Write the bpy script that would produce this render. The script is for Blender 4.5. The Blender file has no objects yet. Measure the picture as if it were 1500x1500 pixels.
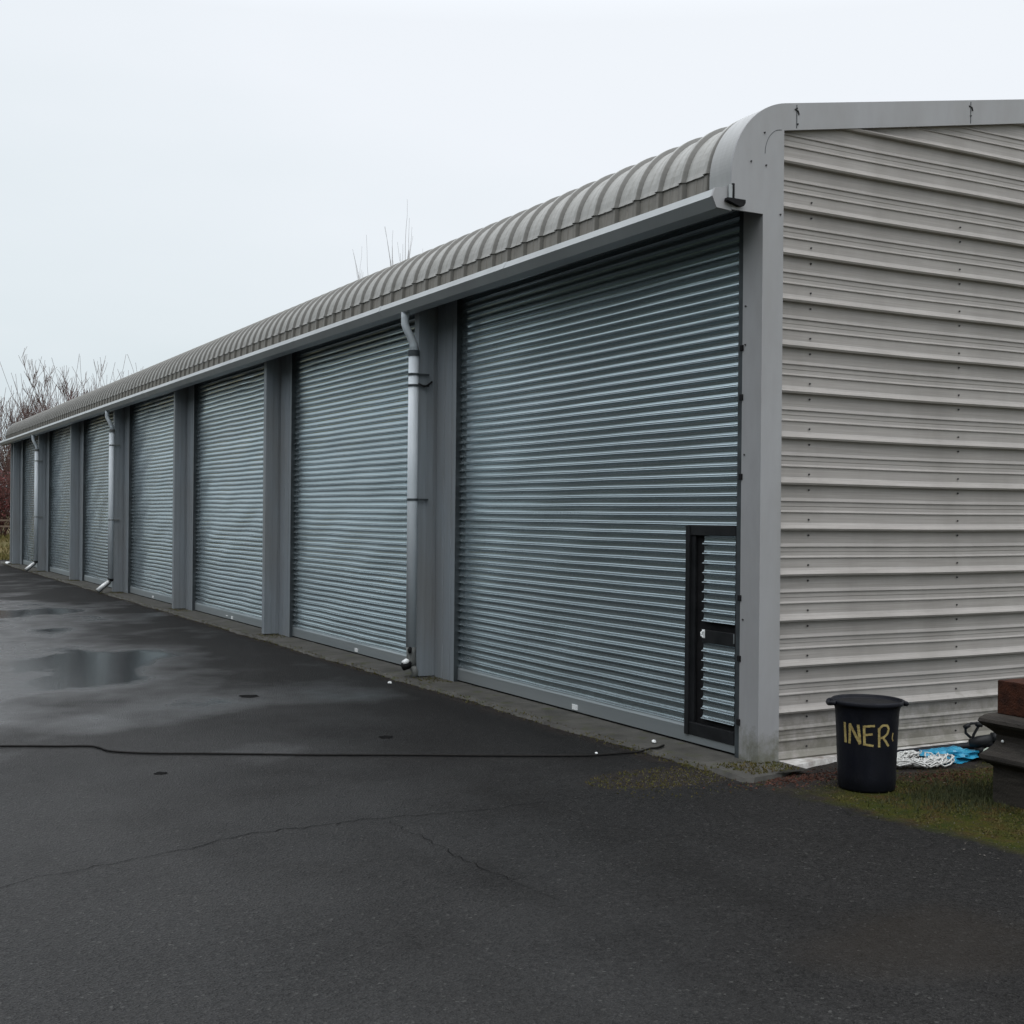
import bpy, bmesh, math, random
from math import sin, cos, pi, radians, sqrt, atan2
from mathutils import Vector, Matrix
random.seed(7)
S = bpy.context.scene
COL = S.collection

# ------------------------------------------------------------------ materials
def nt(name):
    m = bpy.data.materials.new(name); m.use_nodes = True
    t = m.node_tree; b = t.nodes['Principled BSDF']
    return m, t, b
def N(t, typ, **kw):
    n = t.nodes.new(typ)
    for k, v in kw.items():
        if k.startswith('_'): setattr(n, k[1:], v)
        else: n.inputs[k.replace('__', ' ')].default_value = v
    return n
def L(t, a, b): t.links.new(a, b)
def ramp(t, fac, stops):
    r = t.nodes.new('ShaderNodeValToRGB'); e = r.color_ramp.elements
    while len(e) < len(stops): e.new(0.5)
    for i, (p, c) in enumerate(stops):
        e[i].position = p; e[i].color = (c, c, c, 1) if isinstance(c, float) else (*c, 1)
    L(t, fac, r.inputs['Fac']); return r.outputs['Color']
def mixc(t, fac, a, b, mode='MIX'):
    n = t.nodes.new('ShaderNodeMix'); n.data_type = 'RGBA'; n.blend_type = mode
    for s, v in ((n.inputs[0], fac), (n.inputs[6], a), (n.inputs[7], b)):
        if isinstance(v, (int, float)): s.default_value = v
        elif isinstance(v, tuple): s.default_value = (*v, 1)
        else: L(t, v, s)
    return n.outputs[2]
def math_(t, op, a, b=None, c=None, clamp=False):
    n = t.nodes.new('ShaderNodeMath'); n.operation = op; n.use_clamp = clamp
    for i, v in enumerate((a, b, c)):
        if v is None: continue
        if isinstance(v, (int, float)): n.inputs[i].default_value = v
        else: L(t, v, n.inputs[i])
    return n.outputs[0]
def coords(t, scale=(1, 1, 1)):
    g = t.nodes.new('ShaderNodeNewGeometry')
    mp = t.nodes.new('ShaderNodeMapping'); mp.inputs['Scale'].default_value = scale
    L(t, g.outputs['Position'], mp.inputs['Vector']); return mp.outputs['Vector']
def noise(t, vec, scale, detail=4, rough=.55):
    n = N(t, 'ShaderNodeTexNoise', Scale=scale, Detail=detail, Roughness=rough)
    L(t, vec, n.inputs['Vector']); return n.outputs['Fac']
def bump(t, b, h, strength, dist):
    n = N(t, 'ShaderNodeBump', Strength=strength, Distance=dist)
    L(t, h, n.inputs['Height']); L(t, n.outputs['Normal'], b.inputs['Normal'])

def simple(name, c1, c2=None, rough=.6, metal=0., scale=3., stretch=(1, 1, 1), bmp=0., bscale=60, rvar=.12, spec=.5):
    m, t, b = nt(name)
    c2 = c2 or tuple(x * .75 for x in c1)
    v = coords(t, stretch)
    f = noise(t, v, scale, 6, .62)
    L(t, ramp(t, f, [(.32, c2), (.68, c1)]), b.inputs['Base Color'])
    r = ramp(t, noise(t, v, scale * 2.3, 3), [(.3, max(rough - rvar, .02)), (.7, min(rough + rvar, 1.))])
    L(t, r, b.inputs['Roughness'])
    b.inputs['Metallic'].default_value = metal
    b.inputs['Specular IOR Level'].default_value = spec
    if bmp: bump(t, b, noise(t, coords(t), bscale, 3), bmp, .01)
    return m

M = {}
# coated steel cladding of the end wall: fine horizontal brushing of dirt, faint vertical runs
def cladding(name, c, c2, dirt, streak):
    m, t, b = nt(name)
    v = coords(t, streak)
    a = noise(t, v, 3.0, 6, .65)
    col = ramp(t, a, [(.3, c2), (.7, c)])
    d = noise(t, coords(t, (1.4, 1.4, .5)), 1.3, 5, .6)
    dm = ramp(t, d, [(.42, 0.), (.75, 1.)])
    col = mixc(t, math_(t, 'MULTIPLY', dm, .55), col, dirt)
    L(t, col, b.inputs['Base Color'])
    L(t, ramp(t, a, [(.2, .42), (.8, .6)]), b.inputs['Roughness'])
    bump(t, b, noise(t, coords(t), 5, 2), .12, .01)
    return m
M['gable'] = cladding('coated_cladding', (.385, .364, .342), (.262, .246, .230), (.20, .187, .168), (.5, .5, 34))
M['flash'] = cladding('grey_flashing', (.325, .330, .338), (.295, .298, .305), (.215, .208, .195), (3, 3, .8))
def splash(m, c, zmax, amt):     # mud splashed up from the ground, ragged upper limit
    t = m.node_tree; b = t.nodes['Principled BSDF']; src = b.inputs['Base Color'].links[0].from_socket
    g = t.nodes.new('ShaderNodeSeparateXYZ'); L(t, coords(t), g.inputs[0])
    h = math_(t, 'ADD', math_(t, 'DIVIDE', g.outputs[2], zmax), math_(t, 'MULTIPLY', math_(t, 'SUBTRACT', noise(t, coords(t), 9, 6, .7), .5), 2.4))
    L(t, mixc(t, ramp(t, h, [(.1, amt), (.9, 0.)]), src, c), b.inputs['Base Color'])
splash(M['flash'], (.10, .10, .06), .30, .8)
splash(M['gable'], (.11, .105, .075), .45, .7)
M['pier'] = cladding('pier_cladding', (.235, .265, .29), (.185, .21, .23), (.18, .175, .165), (9, 9, .35))
M['gutter'] = simple('gutter_steel', (.36, .385, .39), (.30, .32, .325), .45, scale=1.2, rvar=.07)
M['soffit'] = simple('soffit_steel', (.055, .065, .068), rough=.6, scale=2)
# roof: grey, darker and browner with run-off streaks low on the curve
def roofmat(name, c, c2, amount):
    m, t, b = nt(name)
    st = noise(t, coords(t, (.8, 14, .8)), 2.2, 6, .7)
    base = ramp(t, st, [(.3, c2), (.72, c)])
    lich = noise(t, coords(t), 6, 8, .7)
    lm = ramp(t, lich, [(.5, 0.), (.72, 1.)])
    base = mixc(t, math_(t, 'MULTIPLY', lm, amount), base, (.115, .11, .09))
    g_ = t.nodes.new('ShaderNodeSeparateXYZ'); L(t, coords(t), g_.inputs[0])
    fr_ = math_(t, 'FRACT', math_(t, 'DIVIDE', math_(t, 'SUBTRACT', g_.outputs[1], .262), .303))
    rb = ramp(t, fr_, [(.0, 0.), (.02, .8), (.08, .8), (.12, .1), (.27, .1), (.30, .35), (.40, 0.), (.66, 0.), (.69, .3), (.72, 0.)])  # stripes along the ribs: dirt plus side-face shade put into the colour
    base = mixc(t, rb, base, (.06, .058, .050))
    L(t, base, b.inputs['Base Color']); b.inputs['Roughness'].default_value = .5
    return m
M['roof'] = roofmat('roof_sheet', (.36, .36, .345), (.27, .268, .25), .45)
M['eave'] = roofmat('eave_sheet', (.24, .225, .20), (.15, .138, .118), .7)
M['cap'] = simple('verge_capping', (.34, .345, .345), (.29, .295, .29), .42, scale=2, stretch=(1, 6, 1))

def galv(name, base, base2, rough):
    m, t, b = nt(name)
    a = noise(t, coords(t, (1, .12, 2.5)), 2.0, 3, .5)
    sp = N(t, 'ShaderNodeTexVoronoi', Scale=70.); L(t, coords(t), sp.inputs['Vector'])
    sx = t.nodes.new('ShaderNodeSeparateColor'); L(t, sp.outputs['Color'], sx.inputs[0])
    f = math_(t, 'ADD', math_(t, 'MULTIPLY', a, .985), math_(t, 'MULTIPLY', sx.outputs[0], .015))
    L(t, ramp(t, f, [(.3, base2), (.7, base)]), b.inputs['Base Color'])
    L(t, ramp(t, f, [(.25, rough + .07), (.75, rough - .04)]), b.inputs['Roughness'])
    b.inputs['Metallic'].default_value = .8
    return m
M['galv'] = galv('galvanised_slats', (.47, .55, .585), (.37, .435, .465), .17)
splash(M['galv'], (.16, .17, .16), .30, .35)
M['rail'] = galv('galvanised_rail', (.50, .54, .56), (.36, .4, .42), .42)
M['pipe'] = simple('downpipe_plastic', (.62, .67, .71), (.50, .55, .585), .5, scale=3, stretch=(1, 1, .4))
M['pipe_old'] = simple('old_pipe_grey', (.17, .18, .175), (.10, .105, .10), .6, scale=14)
M['white'] = simple('white_plastic', (.82, .84, .84), (.7, .72, .72), .4, scale=6)
M['black'] = simple('black_steel', (.018, .019, .021), (.007, .008, .009), .5, scale=5, spec=.2)
M['black_matt'] = simple('black_matt', (.014, .014, .015), (.006, .006, .007), .75, scale=9, spec=.15)
M['guide'] = simple('guide_channel', (.06, .072, .078), (.025, .030, .033), .5, scale=4, spec=.3)
M['rubber'] = simple('black_rubber', (.016, .015, .014), (.009, .009, .009), .7, scale=20, spec=.12)
M['screw'] = simple('screw_dark', (.03, .03, .03), rough=.5)
M['bin'] = simple('bin_plastic', (.006, .007, .012), (.004, .0045, .007), .55, scale=7, stretch=(1, 1, .5), bmp=.15, bscale=90, spec=.22)
M['paint'] = simple('yellow_brush_paint', (.45, .37, .14), (.20, .135, .045), .7, scale=30, stretch=(1, 1, 2.0))
M['net'] = simple('white_netting', (.62, .63, .61), (.42, .42, .40), .75, scale=30)
M['bag'] = simple('blue_polythene', (.03, .30, .46), (.015, .16, .30), .3, scale=9)
M['teal'] = simple('pale_carton', (.42, .47, .40), (.25, .3, .25), .6, scale=9)
M['stone'] = simple('dark_weathered_stone', (.050, .044, .038), (.020, .018, .016), .72, scale=9, stretch=(1, .4, 3), bmp=.5, bscale=70, spec=.2)
M['rust'] = simple('rust_brown_block', (.06, .020, .010), (.022, .008, .005), .85, scale=16, bmp=.9, bscale=80, spec=.2)
M['bark'] = simple('winter_bark', (.13, .10, .085), (.065, .05, .042), .9, scale=4)
M['twig'] = simple('bare_twigs', (.14, .095, .08), (.09, .06, .05), .9, scale=2)
M['paletwig'] = simple('pale_twigs', (.30, .28, .27), (.22, .20, .19), .9, scale=2)
M['redtwig'] = simple('reddish_brush', (.14, .062, .055), (.075, .04, .035), .9, scale=1.5)
M['redleaf'] = simple('dark_red_leaves', (.16, .03, .025), (.06, .02, .015), .7, scale=2.5)
M['leaf'] = simple('brown_green_leaves', (.11, .070, .04), (.05, .038, .025), .8, scale=2.5)
M['wood'] = simple('old_timber', (.19, .14, .10), (.11, .08, .06), .85, scale=6)
M['moss'] = simple('moss_green', (.060, .068, .010), (.085, .060, .016), .9, scale=7)
M['green'] = simple('short_green_grass', (.020, .030, .007), (.032, .034, .010), .9, scale=8)
M['evergreen'] = simple('evergreen_foliage', (.035, .050, .028), (.018, .028, .016), .85, scale=1.5)
M['grit'] = simple('grit_stones', (.11, .10, .085), (.035, .032, .028), .85, scale=18)
M['drygrass'] = simple('dry_grass', (.15, .115, .03), (.08, .085, .02), .9, scale=3)
M['foot'] = simple('white_painted_footing', (.62, .62, .60), (.20, .17, .15), .75, scale=9, bmp=.4)
M['litter'] = simple('dead_leaves', (.11, .035, .02), (.045, .02, .012), .8, scale=9)
M['pit'] = simple('wet_hole', (.004, .004, .004), rough=.85, scale=9, spec=.05)

# concrete apron
m, t, b = nt('wet_concrete'); v = coords(t)
c = ramp(t, noise(t, v, 3.2, 8, .68), [(.3, (.036, .035, .031)), (.7, (.082, .079, .071))])
gm = ramp(t, noise(t, v, 5.5, 5, .6), [(.56, 0.), (.70, .8)])
c = mixc(t, gm, c, (.04, .045, .014))
L(t, c, b.inputs['Base Color']); b.inputs['Roughness'].default_value = .7; b.inputs['Specular IOR Level'].default_value = .25
bump(t, b, noise(t, v, 55, 5, .7), .6, .006); M['concrete'] = m

# asphalt with moss creeping in on the right, wet film and puddles on the left
m, t, b = nt('wet_asphalt'); v = coords(t)
geo = t.nodes.new('ShaderNodeSeparateXYZ'); L(t, v, geo.inputs[0]); X, Y = geo.outputs[0], geo.outputs[1]
vor = N(t, 'ShaderNodeTexVoronoi', Scale=80.); L(t, v, vor.inputs['Vector'])
sepc = t.nodes.new('ShaderNodeSeparateColor'); L(t, vor.outputs['Color'], sepc.inputs[0])
big = noise(t, v, .55, 6, .6)
col = ramp(t, big, [(.3, (.0072, .0074, .0077)), (.7, (.0135, .013, .0128))])
fine = noise(t, v, 60, 3, .7)
col = mixc(t, ramp(t, fine, [(.35, 0.), (.7, .5)]), col, (.024, .0235, .023))
speck = ramp(t, sepc.outputs[0], [(.965, 0.), (.985, .75)])
col = mixc(t, speck, col, (.05, .05, .047))
col = mixc(t, .75, col, ramp(t, sepc.outputs[1], [(.1, .35), (.9, 1.5)]), 'MULTIPLY')
st2 = noise(t, v, 22, 5, .75)
col = mixc(t, ramp(t, st2, [(.46, 0.), (.66, .6)]), col, (.024, .0232, .0225))
col = mixc(t, ramp(t, noise(t, v, 150, 2, .6), [(.57, 0.), (.66, .5)]), col, (.075, .072, .068))
lane = noise(t, coords(t, (1.3, .22, 1)), .9, 5, .6)
col = mixc(t, ramp(t, lane, [(.45, 0.), (.72, .5)]), col, (.008, .0075, .007))
# moss masks (places where it grows)
wob = math_(t, 'MULTIPLY', math_(t, 'SUBTRACT', noise(t, v, 2.3, 5, .65), .5), 1.1)
dl = math_(t, 'ADD', math_(t, 'MULTIPLY', math_(t, 'ADD', X, .40), .97), math_(t, 'MULTIPLY', math_(t, 'ADD', Y, 1.1), .10))
dlw = math_(t, 'ADD', dl, math_(t, 'MULTIPLY', wob, .45))
mr = ramp(t, dlw, [(.0, 0.), (.16, 1.)])
yl = ramp(t, math_(t, 'MULTIPLY', math_(t, 'ADD', Y, .02), -1.), [(.0, 0.), (.1, 1.)])
mr = math_(t, 'MULTIPLY', mr, yl)
ex = math_(t, 'MULTIPLY', math_(t, 'ADD', X, .78), 1.5); ey = math_(t, 'MULTIPLY', math_(t, 'SUBTRACT', Y, .02), 2.8)
el = math_(t, 'ADD', math_(t, 'ADD', math_(t, 'MULTIPLY', ex, ex), math_(t, 'MULTIPLY', ey, ey)), math_(t, 'MULTIPLY', wob, 1.6))
me = ramp(t, el, [(.35, .8), (1.0, 0.)])
kerb = ramp(t, math_(t, 'ADD', math_(t, 'MULTIPLY', math_(t, 'ABSOLUTE', math_(t, 'ADD', X, .45)), 7.), math_(t, 'MULTIPLY', wob, 3.)), [(.1, .7), (.8, 0.)])
kerb = math_(t, 'MULTIPLY', kerb, ramp(t, math_(t, 'ADD', Y, .3), [(0., 0.), (.2, 1.)]))
mask = math_(t, 'MAXIMUM', math_(t, 'MAXIMUM', mr, me), kerb, clamp=True)
pat = noise(t, v, 30, 4, .7)
mask = math_(t, 'MULTIPLY', mask, ramp(t, pat, [(.3, .35), (.55, 1.)]))
mc = ramp(t, noise(t, v, 4.5, 4, .6), [(.36, (.042, .027, .009)), (.50, (.034, .035, .006)), (.64, (.020, .028, .004))])
mc = mixc(t, ramp(t, noise(t, v, 120, 2), [(.58, 0.), (.68, .55)]), mc, (.12, .10, .04))
# bare gritty soil strip just under the wall
soil = ramp(t, math_(t, 'ADD', math_(t, 'MULTIPLY', Y, -1.), wob), [(.55, 1.), (.95, 0.)])
sc = ramp(t, noise(t, v, 14, 6, .7), [(.3, (.015, .013, .0125)), (.7, (.045, .039, .035))])
mc = mixc(t, soil, mc, sc)
col = mixc(t, mask, col, mc)
stain = math_(t, 'ADD', math_(t, 'POWER', math_(t, 'MULTIPLY', math_(t, 'ADD', X, 1.75), 1.3), 2.), math_(t, 'POWER', math_(t, 'MULTIPLY', math_(t, 'ADD', Y, 3.25), 1.9), 2.))
stm = ramp(t, math_(t, 'ADD', stain, wob), [(.2, .45), (.9, 0.)])
col = mixc(t, stm, col, (.022, .018, .014))
L(t, col, b.inputs['Base Color'])
# wet film
rot = t.nodes.new('ShaderNodeMapping'); rot.inputs['Rotation'].default_value = (0, 0, radians(28.8)); L(t, v, rot.inputs['Vector'])
str_ = t.nodes.new('ShaderNodeMapping'); str_.inputs['Scale'].default_value = (.75, .55, 1); L(t, rot.outputs['Vector'], str_.inputs['Vector'])
wetn = noise(t, str_.outputs['Vector'], .9, 4, .5)
wx = ramp(t, math_(t, 'MULTIPLY', math_(t, 'ADD', X, math_(t, 'MULTIPLY', Y, .02)), -.35), [(.45, 0.), (.95, .12)])
pud = math_(t, 'ADD', math_(t, 'POWER', math_(t, 'MULTIPLY', math_(t, 'ADD', X, 4.0), .42), 2.), math_(t, 'POWER', math_(t, 'MULTIPLY', math_(t, 'SUBTRACT', Y, 8.2), .28), 2.))
pud2 = math_(t, 'ADD', math_(t, 'POWER', math_(t, 'MULTIPLY', math_(t, 'ADD', X, 2.6), .8), 2.), math_(t, 'POWER', math_(t, 'MULTIPLY', math_(t, 'SUBTRACT', Y, 15.8), .22), 2.))
pz = ramp(t, math_(t, 'MINIMUM', pud, pud2), [(.1, .22), (1.6, 0.)])
w = math_(t, 'ADD', math_(t, 'ADD', wetn, pz), wx)
w = math_(t, 'SUBTRACT', w, ramp(t, math_(t, 'MULTIPLY', Y, .125), [(.10, .30), (.55, 0.)]))
wet = ramp(t, w, [(.53, 0.), (.67, .42), (.80, .95)])
dry = math_(t, 'SUBTRACT', 1., wet)
film = ramp(t, math_(t, 'ADD', math_(t, 'MULTIPLY', math_(t, 'ADD', X, 1.6), -.22), math_(t, 'MULTIPLY', math_(t, 'SUBTRACT', noise(t, v, .8, 5, .6), .5), 1.5)), [(.0, 0.), (.75, 1.)])
ro = math_(t, 'ADD', math_(t, 'MULTIPLY', dry, .48), .10)
ro = math_(t, 'ADD', ro, math_(t, 'MULTIPLY', mask, .4), clamp=True)
L(t, ro, b.inputs['Roughness'])
L(t, math_(t, 'ADD', math_(t, 'MULTIPLY', wet, .42), math_(t, 'ADD', .05, math_(t, 'MULTIPLY', film, .15))), b.inputs['Specular IOR Level'])
hgt = math_(t, 'ADD', math_(t, 'MULTIPLY', vor.outputs['Distance'], 1.2), math_(t, 'ADD', math_(t, 'MULTIPLY', fine, .8), math_(t, 'MULTIPLY', st2, .9)))
bn = N(t, 'ShaderNodeBump', Distance=.009); L(t, hgt, bn.inputs['Height'])
L(t, math_(t, 'ADD', math_(t, 'MULTIPLY', dry, .8), .04), bn.inputs['Strength'])
L(t, bn.outputs['Normal'], b.inputs['Normal']); M['asphalt'] = m

m, t, b = nt('rough_grassland'); v = coords(t)
L(t, ramp(t, noise(t, v, .5, 8, .65), [(.3, (.05, .055, .018)), (.5, (.12, .09, .03)), (.7, (.07, .07, .022))]), b.inputs['Base Color'])
b.inputs['Roughness'].default_value = .95; bump(t, b, noise(t, v, 8, 6), .8, .1); M['land'] = m

# ------------------------------------------------------------------ object helpers
class MB:
    def __init__(s): s.v = []; s.f = []
    def add(s, vs, fs):
        o = len(s.v); s.v += [tuple(p) for p in vs]; s.f += [tuple(i + o for i in f) for f in fs]; return s
    def box(s, a, b):
        (x0, y0, z0), (x1, y1, z1) = a, b
        return s.add([(x, y, z) for z in (z0, z1) for y in (y0, y1) for x in (x0, x1)],
                     [(0, 2, 3, 1), (4, 5, 7, 6), (0, 1, 5, 4), (2, 6, 7, 3), (0, 4, 6, 2), (1, 3, 7, 5)])
    def tube(s, pts, rad, n=10, caps=True):
        pts = [Vector(p) for p in pts]; k = len(pts)
        rs = rad if isinstance(rad, (list, tuple)) else [rad] * k
        vs = []; prev = None
        for i, p in enumerate(pts):
            d = (pts[min(i + 1, k - 1)] - pts[max(i - 1, 0)]).normalized()
            if prev is None:
                u = d.orthogonal().normalized()
            else:
                u = (prev - d * prev.dot(d));
                u = u.normalized() if u.length > 1e-6 else d.orthogonal().normalized()
            prev = u; w = d.cross(u)
            for j in range(n):
                a = 2 * pi * j / n; vs.append(p + (u * cos(a) + w * sin(a)) * rs[i])
        fs = [(i * n + j, i * n + (j + 1) % n, (i + 1) * n + (j + 1) % n, (i + 1) * n + j) for i in range(k - 1) for j in range(n)]
        if caps: fs += [tuple(range(n))[::-1], tuple(range((k - 1) * n, k * n))]
        return s.add(vs, fs)
    def sweep(s, prof, ys, closed=False):     # profile (x,z) swept along y
        k = len(prof); vs = [(x, y, z) for y in ys for x, z in prof]
        m_ = k if closed else k - 1
        fs = [(i * k + j, i * k + (j + 1) % k, (i + 1) * k + (j + 1) % k, (i + 1) * k + j) for i in range(len(ys) - 1) for j in range(m_)]
        if closed: fs += [tuple(range(k)), tuple(range((len(ys) - 1) * k, len(ys) * k))[::-1]]
        return s.add(vs, fs)
    def prism_y(s, poly, y0, y1): return s.sweep(poly, [y0, y1], True)
    def prism_z(s, poly, z0, z1):
        k = len(poly); vs = [(x, y, z) for z in (z0, z1) for x, y in poly]
        return s.add(vs, [(j, (j + 1) % k, k + (j + 1) % k, k + j) for j in range(k)] + [tuple(range(k))[::-1], tuple(range(k, 2 * k))])
    def lathe(s, prof, n=40, c=(0, 0, 0)):     # (r,z) closed ring profile
        k = len(prof); vs = [(c[0] + r * cos(2 * pi * j / n), c[1] + r * sin(2 * pi * j / n), c[2] + z) for j in range(n) for r, z in prof]
        return s.add(vs, [(j * k + i, ((j + 1) % n) * k + i, ((j + 1) % n) * k + i + 1, j * k + i + 1) for j in range(n) for i in range(k - 1)])
    def build(s, name, m, parent=None, smooth=False, bevel=0, fix=True):
        me = bpy.data.meshes.new(name); me.from_pydata(s.v, [], s.f); me.validate()
        if fix:
            bm = bmesh.new(); bm.from_mesh(me); bmesh.ops.recalc_face_normals(bm, faces=bm.faces); bm.to_mesh(me); bm.free()
        o = bpy.data.objects.new(name, me); COL.objects.link(o); me.materials.append(M[m] if isinstance(m, str) else m)
        if parent is not None: o.parent = parent
        if smooth: me.polygons.foreach_set('use_smooth', [True] * len(me.polygons))
        if bevel:
            bv = o.modifiers.new('Bevel', 'BEVEL'); bv.width = bevel; bv.segments = 2; bv.limit_method = 'ANGLE'
        return o
def tag(o, label=None, cat=None, group=None, kind=None):
    for k, v in (('label', label), ('category', cat), ('group', group), ('kind', kind)):
        if v: o[k] = v
    return o
def empty(name, label, cat, group=None, loc=(0, 0, 0)):
    o = bpy.data.objects.new(name, None); COL.objects.link(o); o.location = loc
    return tag(o, label, cat, group)
def dup(o, parent=None, loc=None):
    c = o.copy(); COL.objects.link(c)
    if parent is not None: c.parent = parent
    if loc: c.location = loc
    for ch in list(o.children):
        if ch is not c: dup(ch, c)
    return c

# ------------------------------------------------------------------ ground
g = MB()
g.add([(-900, -900, -.06), (900, -900, -.06), (900, 1400, -.06), (-900, 1400, -.06)], [(0, 1, 2, 3)])
tag(g.build('ground', 'land', fix=False), kind='structure')
# grassy bank behind the far end of the yard
g = MB(); nx, ny = 60, 26; vs = []
for i in range(nx + 1):
    for j in range(ny + 1):
        x = -45 + 80 * i / nx; y = 41.0 + 32 * j / ny
        q = min(1, max(0, (y - 42.0) / 6)); q = q * q * (3 - 2 * q)
        z = -.03 + .72 * q + .06 * sin(x * 1.3 + y) * q
        vs.append((x, y, z))
g.add(vs, [(i * (ny + 1) + j, (i + 1) * (ny + 1) + j, (i + 1) * (ny + 1) + j + 1, i * (ny + 1) + j + 1) for i in range(nx) for j in range(ny)])
tag(g.build('grass_bank', 'land', smooth=True, fix=False), kind='structure')
g = MB(); a = []
for (x, y) in [(-30, -14), (14, -14), (14, -2.9)]: a.append((x, y, 0))
g.add([(-32, -16, 0), (16, -16, 0), (16, 41.6, 0), (-32, 41.6, 0)], [(0, 1, 2, 3)])
tag(g.build('asphalt_yard', 'asphalt', fix=False), kind='structure')

# concrete apron along the doors with a broken outer edge
g = MB(); out = []; y = 39.3
rnd = random.Random(3)
edge = []
while y > -.36:
    edge.append((-.375 + rnd.uniform(-.022, .022) + .02 * sin(y * 2.1), y)); y -= rnd.uniform(.05, .16)
edge += [(-.33, -.38), (-.05, -.33), (.19, -.20)]
poly = [(.19, 39.3)] + edge
top = [(x, y, .032) for x, y in poly[1:]]; k = len(top)
inner = [(.19, y, .034) for x, y in poly[1:]]
inner[-3:] = [(.19, -.14, .034), (.19, -.15, .034), (.19, -.16, .034)]
low = [(x - .03, y - (.02 if i > k - 4 else 0), -.01) for i, (x, y, z) in enumerate(top)]
top = [(x, y, .030 + rnd.uniform(-.006, .004)) for x, y, z in top]
vs = inner + top + low
g.add(vs, [(i, i + 1, k + i + 1, k + i) for i in range(k - 1)] + [(k + i, k + i + 1, 2 * k + i + 1, 2 * k + i) for i in range(k - 1)])
tag(g.build('concrete_apron', 'concrete'), kind='structure')
g = MB(); e2 = [(.19 + .12 * i, -.17 + .11 * min(1, i / 5) + rnd.uniform(-.02, .02)) for i in range(84)]
k = len(e2)
g.add([(x, .06, .036) for x, y in e2] + [(x, y, .036) for x, y in e2] + [(x, y - .015, -.01) for x, y in e2],
      [(i, i + 1, k + i + 1, k + i) for i in range(k - 1)] + [(k + i, k + i + 1, 2 * k + i + 1, 2 * k + i) for i in range(k - 1)])
tag(g.build('painted_footing', 'foot'), kind='structure')

# cracks and small holes in the asphalt
def ribbon(pts, w, z, rndm, sub=9, jit=.022):
    P = []
    for (a, b_) in zip(pts[:-1], pts[1:]):
        for i in range(sub):
            q = i / sub; P.append((a[0] + (b_[0] - a[0]) * q + rndm.uniform(-jit, jit), a[1] + (b_[1] - a[1]) * q + rndm.uniform(-jit, jit)))
    P.append(pts[-1]); vs = []; k = len(P)
    for i, p in enumerate(P):
        a = P[max(i - 1, 0)]; b_ = P[min(i + 1, k - 1)]; d = Vector((b_[0] - a[0], b_[1] - a[1])).normalized()
        ww = w * rndm.uniform(.35, 1.0) * (.4 + .6 * sin(pi * (i + .5) / k))
        vs += [(p[0] - d.y * ww, p[1] + d.x * ww, z), (p[0] + d.y * ww, p[1] - d.x * ww, z)]
    return MB().add(vs, [(2 * i, 2 * i + 1, 2 * i + 3, 2 * i + 2) for i in range(k - 1)])
r_ = random.Random(5)
tag(ribbon([(-5.6, -.9), (-4.94, -.56), (-4.3, -.42), (-3.76, -.19), (-3.3, -.22), (-3.06, -.18), (-2.39, -.28), (-1.7, -.27), (-1.35, -.28)], .0045, .004, r_).build('crack', 'pit', fix=False), kind='structure')
tag(ribbon([(-2.98, -.25), (-2.95, -.8), (-2.95, -1.37), (-2.87, -2.05)], .0032, .004, r_).build('crack', 'pit', fix=False), kind='structure')
for (x, y, r) in [(-2.19, 4.98, .10), (-1.885, 2.30, .065), (-3.83, 1.67, .045)]:
    P = []
    for j in range(18):
        a = 2 * pi * j / 18; q = r * r_.uniform(.7, 1.12); P.append((x + q * cos(a), y + q * sin(a), .004))
    tag(MB().add(P, [tuple(range(18))]).build('pothole', 'pit', fix=False), kind='structure')

# ------------------------------------------------------------------ the garage block
ROOT = empty('garage_building', 'long low grey steel garage block with rounded eaves and a row of roller shutters', 'building')
LEN = 38.7; XR = 5.2; SL = .1765; ARC = .58; CX, CZ = .303, 4.211
PB = [5.40 + 5.27 * i for i in range(7)]          # pier fins
def roofz(x): return 4.782 + SL * (x - .202) if x <= XR else 4.782 + SL * (XR - .202) - SL * (x - XR)
def roof_profile(off=0., z0=4.04, ridge=XR, arcs=14):
    R = ARC + off; P = [(CX - R, z0), (CX - R, 4.15)]
    a1 = math.atan(SL)
    for i in range(arcs + 1):
        a = pi - (pi / 2 - a1) * i / arcs
        P.append((CX + R * cos(a), CZ + R * sin(a)))
    n = 6
    xs, zs = P[-1]
    for i in range(1, n + 1):
        q = i / n; x = xs + (ridge - xs) * q; P.append((x, zs + SL * (x - xs)))
    return P
def ribbed_roof(name, prof_lo, prof_hi, y0, y1, m):
    g = MB(); pitch = .303; st = []     # (y, height 0/1)
    y = .27; 
    while y < y1:
        for dy, h in ((0, 0), (.022, 1), (.058, 1), (.080, 0), (.178, 0), (.184, .14), (.196, .14), (.202, 0)):
            if y0 <= y + dy <= y1: st.append((y + dy, h))
        y += pitch
    st = [(y0, 0)] + st + [(y1, 0)]
    k = len(prof_lo); vs = []
    for yy, h in st:
        for (a, b_) in zip(prof_lo, prof_hi): vs.append((a[0] + (b_[0] - a[0]) * h, yy, a[1] + (b_[1] - a[1]) * h))
    g.add(vs, [(i * k + j, (i + 1) * k + j, (i + 1) * k + j + 1, i * k + j + 1) for i in range(len(st) - 1) for j in range(k - 1)])
    o = g.build(name, m, ROOT, fix=False)
    me = o.data; me.polygons.foreach_set('use_smooth', [False] * len(me.polygons)); return o
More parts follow.
